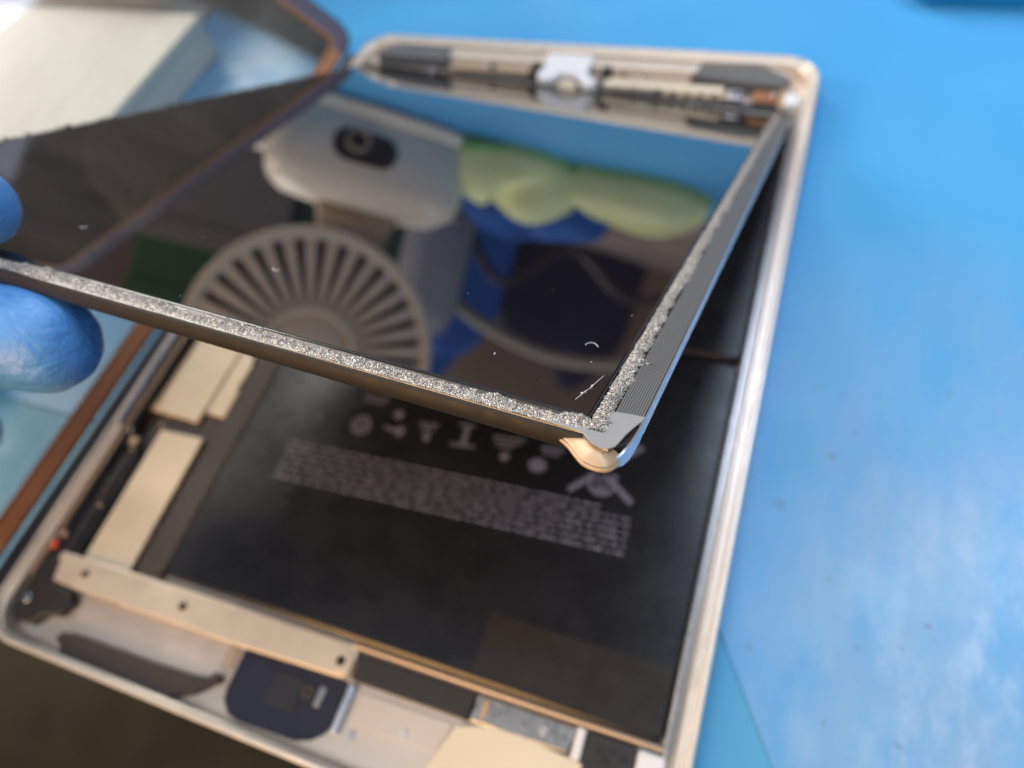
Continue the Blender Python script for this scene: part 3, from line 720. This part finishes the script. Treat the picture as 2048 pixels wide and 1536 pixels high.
# ---------------------------------------------------------------- things beyond the tablet that the display mirrors
def cloth(name, m, loc, size, h, seed, label, cat, rz=0, hem=None, n=34, shape=None):
    bm = bmesh.new(); g = {}
    for i in range(n + 1):
        for j in range(n + 1):
            a, b = i / n * 2 - 1, j / n * 2 - 1
            rr = max(abs(a), abs(b)); q = math.hypot(a, b) or 1; k = rr / q     # square to disc
            x, y = a * k, b * k
            ed = 1 + .16 * noise.noise(Vector((math.atan2(y, x) * 1.3, seed, 0)))
            cr = noise.noise(Vector((x * .8 + seed * 2, y * .7 + 3, seed)))
            fold = .76 - .30 * math.exp(-(cr * 7) ** 2) + .16 * noise.noise(Vector((x * 1.1 + seed, y * 1.1, seed * 3))) + .02 * noise.noise(Vector((x * 5, y * 5, seed)))
            z = h * max(0, 1 - (x * x + y * y)) ** .27 * fold * 1.3 + .4
            g[i, j] = bm.verts.new((x * size[0] * ed, y * size[1] * ed, max(.4, z)))
    for i in range(n):
        for j in range(n): bm.faces.new((g[i, j], g[i + 1, j], g[i + 1, j + 1], g[i, j + 1]))
    bot = [g[i, 0] for i in range(n + 1)] + [g[n, j] for j in range(1, n + 1)] + [g[i, n] for i in range(n - 1, -1, -1)] + [g[0, j] for j in range(n - 1, 0, -1)]
    low = [bm.verts.new((v.co.x, v.co.y, .1)) for v in bot]
    for i in range(len(bot)): bm.faces.new((bot[i], bot[(i + 1) % len(bot)], low[(i + 1) % len(bot)], low[i]))
    bm.faces.new(low)
    o = finish(name, bm, m, angle=80); o.location = Vector(loc) * S; o.rotation_euler = (0, 0, rz)
    return tag(o, label, cat)
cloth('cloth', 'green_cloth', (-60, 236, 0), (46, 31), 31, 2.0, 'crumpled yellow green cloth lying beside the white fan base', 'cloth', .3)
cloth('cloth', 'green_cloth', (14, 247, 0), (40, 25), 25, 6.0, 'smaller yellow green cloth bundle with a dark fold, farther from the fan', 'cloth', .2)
for (x0, y0, x1, y1, k) in ((-104, 236, -52, 208, 1), (-24, 226, 44, 246, 2)):
    bm = bmesh.new(); pts = spline([(0, 0, 3), ((x1 - x0) * .35, (y1 - y0) * .8 - 6, 6), ((x1 - x0) * .7, (y1 - y0) - 4, 5), (x1 - x0, y1 - y0, 2.5)], 8)
    tube(bm, pts, [2.4 + .6 * math.sin(i) for i in range(len(pts))], 8); o = finish('cloth_band', bm, 'green_hem'); o.location = Vector((x0, y0, 0)) * S
    tag(o, ['', 'green rolled cloth edge in front of the larger yellow green cloth', 'green rolled cloth edge in front of the smaller yellow green cloth'][k], 'cloth')
cloth('cloth', 'navy_cloth', (-78, 350, 0), (62, 22), 30, 9.0, 'dark blue cloth heap behind the yellow green cloth', 'cloth', .1)
cloth('cloth', 'navy_cloth', (-230, 540, -3), (90, 50), 190, 4.0, 'tall bright blue bag heap standing far behind the fan', 'bag', .2)
cloth('cloth', 'night', (-110, 640, -3), (95, 50), 150, 5.0, 'near black cloth heap in the far clutter', 'cloth', .4)
# milky bottle
bo = root('milky_bottle', 'milky grey plastic bottle standing behind the fan to its right', 'bottle', (-150, 372, 0))
bm = bmesh.new(); prof = [(24, .5), (26, 3), (26, 95), (20, 112), (11, 118), (11, 128)]
skin_loops(bm, [[(r * math.cos(a), r * math.sin(a), z) for a in [2 * math.pi * k / 28 for k in range(28)]] for r, z in prof], True, True)
finish('bottle_body', bm, 'bottle', bo, angle=50)
bm = bmesh.new(); cyl(bm, (0, 0), 12.5, 128.2, 146, 24); finish('cap', bm, 'white_plastic', bo, bevel=1.5)
def crate(name, m, loc, dims, rz, label, lid=True):
    r = root(name, label, 'box', loc, rz); x, y, z = dims
    block('box_body', -x / 2, x / 2, -y / 2, y / 2, .1, z * .8, m, r, bevel=1.5)
    block('lid', -x / 2 - 1.5, x / 2 + 1.5, -y / 2 - 1.5, y / 2 + 1.5, z * .8 + .1, z, m, r, bevel=1.5)
crate('green_board_box', 'dark_green', (-262, 400, 0), (150, 30, 130), .35, 'dark green box standing right behind the white fan')
crate('green_bin', 'dark_leafgreen', (-428, 420, -3), (66, 60, 170), .5, 'deep leaf green bin left of the fan, mirrored beside the copper edge')
crate('grey_carton', 'grey_box', (-335, 350, 0), (112, 50, 92), .5, 'grey brown carton standing left of the fan base')
crate('mauve_carton', 'mauve_box', (-525, 420, -3), (120, 70, 240), .5, 'tall mauve brown carton at the far left of the clutter')
crate('clay_carton', 'clay_box', (120, 520, -3), (170, 60, 80), -.1, 'clay brown carton at the far right of the clutter')
crate('clay_carton', 'clay_box', (20, 700, -3), (80, 60, 190), -.2, 'narrow tall clay carton behind the cables')
crate('taupe_carton', 'taupe', (-860, 560, -3), (560, 60, 300), .12, 'large taupe carton at the far left, mirrored beyond the tilted clear glass')
def cable_loop(m, pts, r, label):
    c = Vector(pts[0]); bm = bmesh.new(); tube(bm, spline([Vector(p) - c for p in pts], 10), r, 8)
    o = finish('cable', bm, m, loc=c); tag(o, label, 'cable', 'cables lying beyond the tablet')
cable_loop('cable', [(-190, 440, 30), (-150, 440, 86), (-60, 445, 112), (20, 450, 98), (60, 470, 60), (90, 480, 10)], 5.5, 'pale grey cable arching over the clutter behind the cloths')
cable_loop('black_cable', [(-160, 430, 12), (-110, 430, 60), (-60, 440, 20), (0, 450, 50), (70, 440, 14)], 4.0, 'black cable with a low arch behind the cloths')
cable_loop('black_cable', [(50, 420, 5), (66, 424, 60), (72, 430, 100), (60, 440, 150)], 5.0, 'black cable rising upright at the right of the clutter')
rb = root('red_clip', 'small red plastic clip lying at the right of the clutter', 'clip', (64, 400, 0))
block('clip_jaw', -9, 9, -5, 5, .1, 9, 'red', rb, bevel=2); block('clip_jaw', -9, 9, -5, 5, 9.5, 18, 'red', rb, bevel=2)
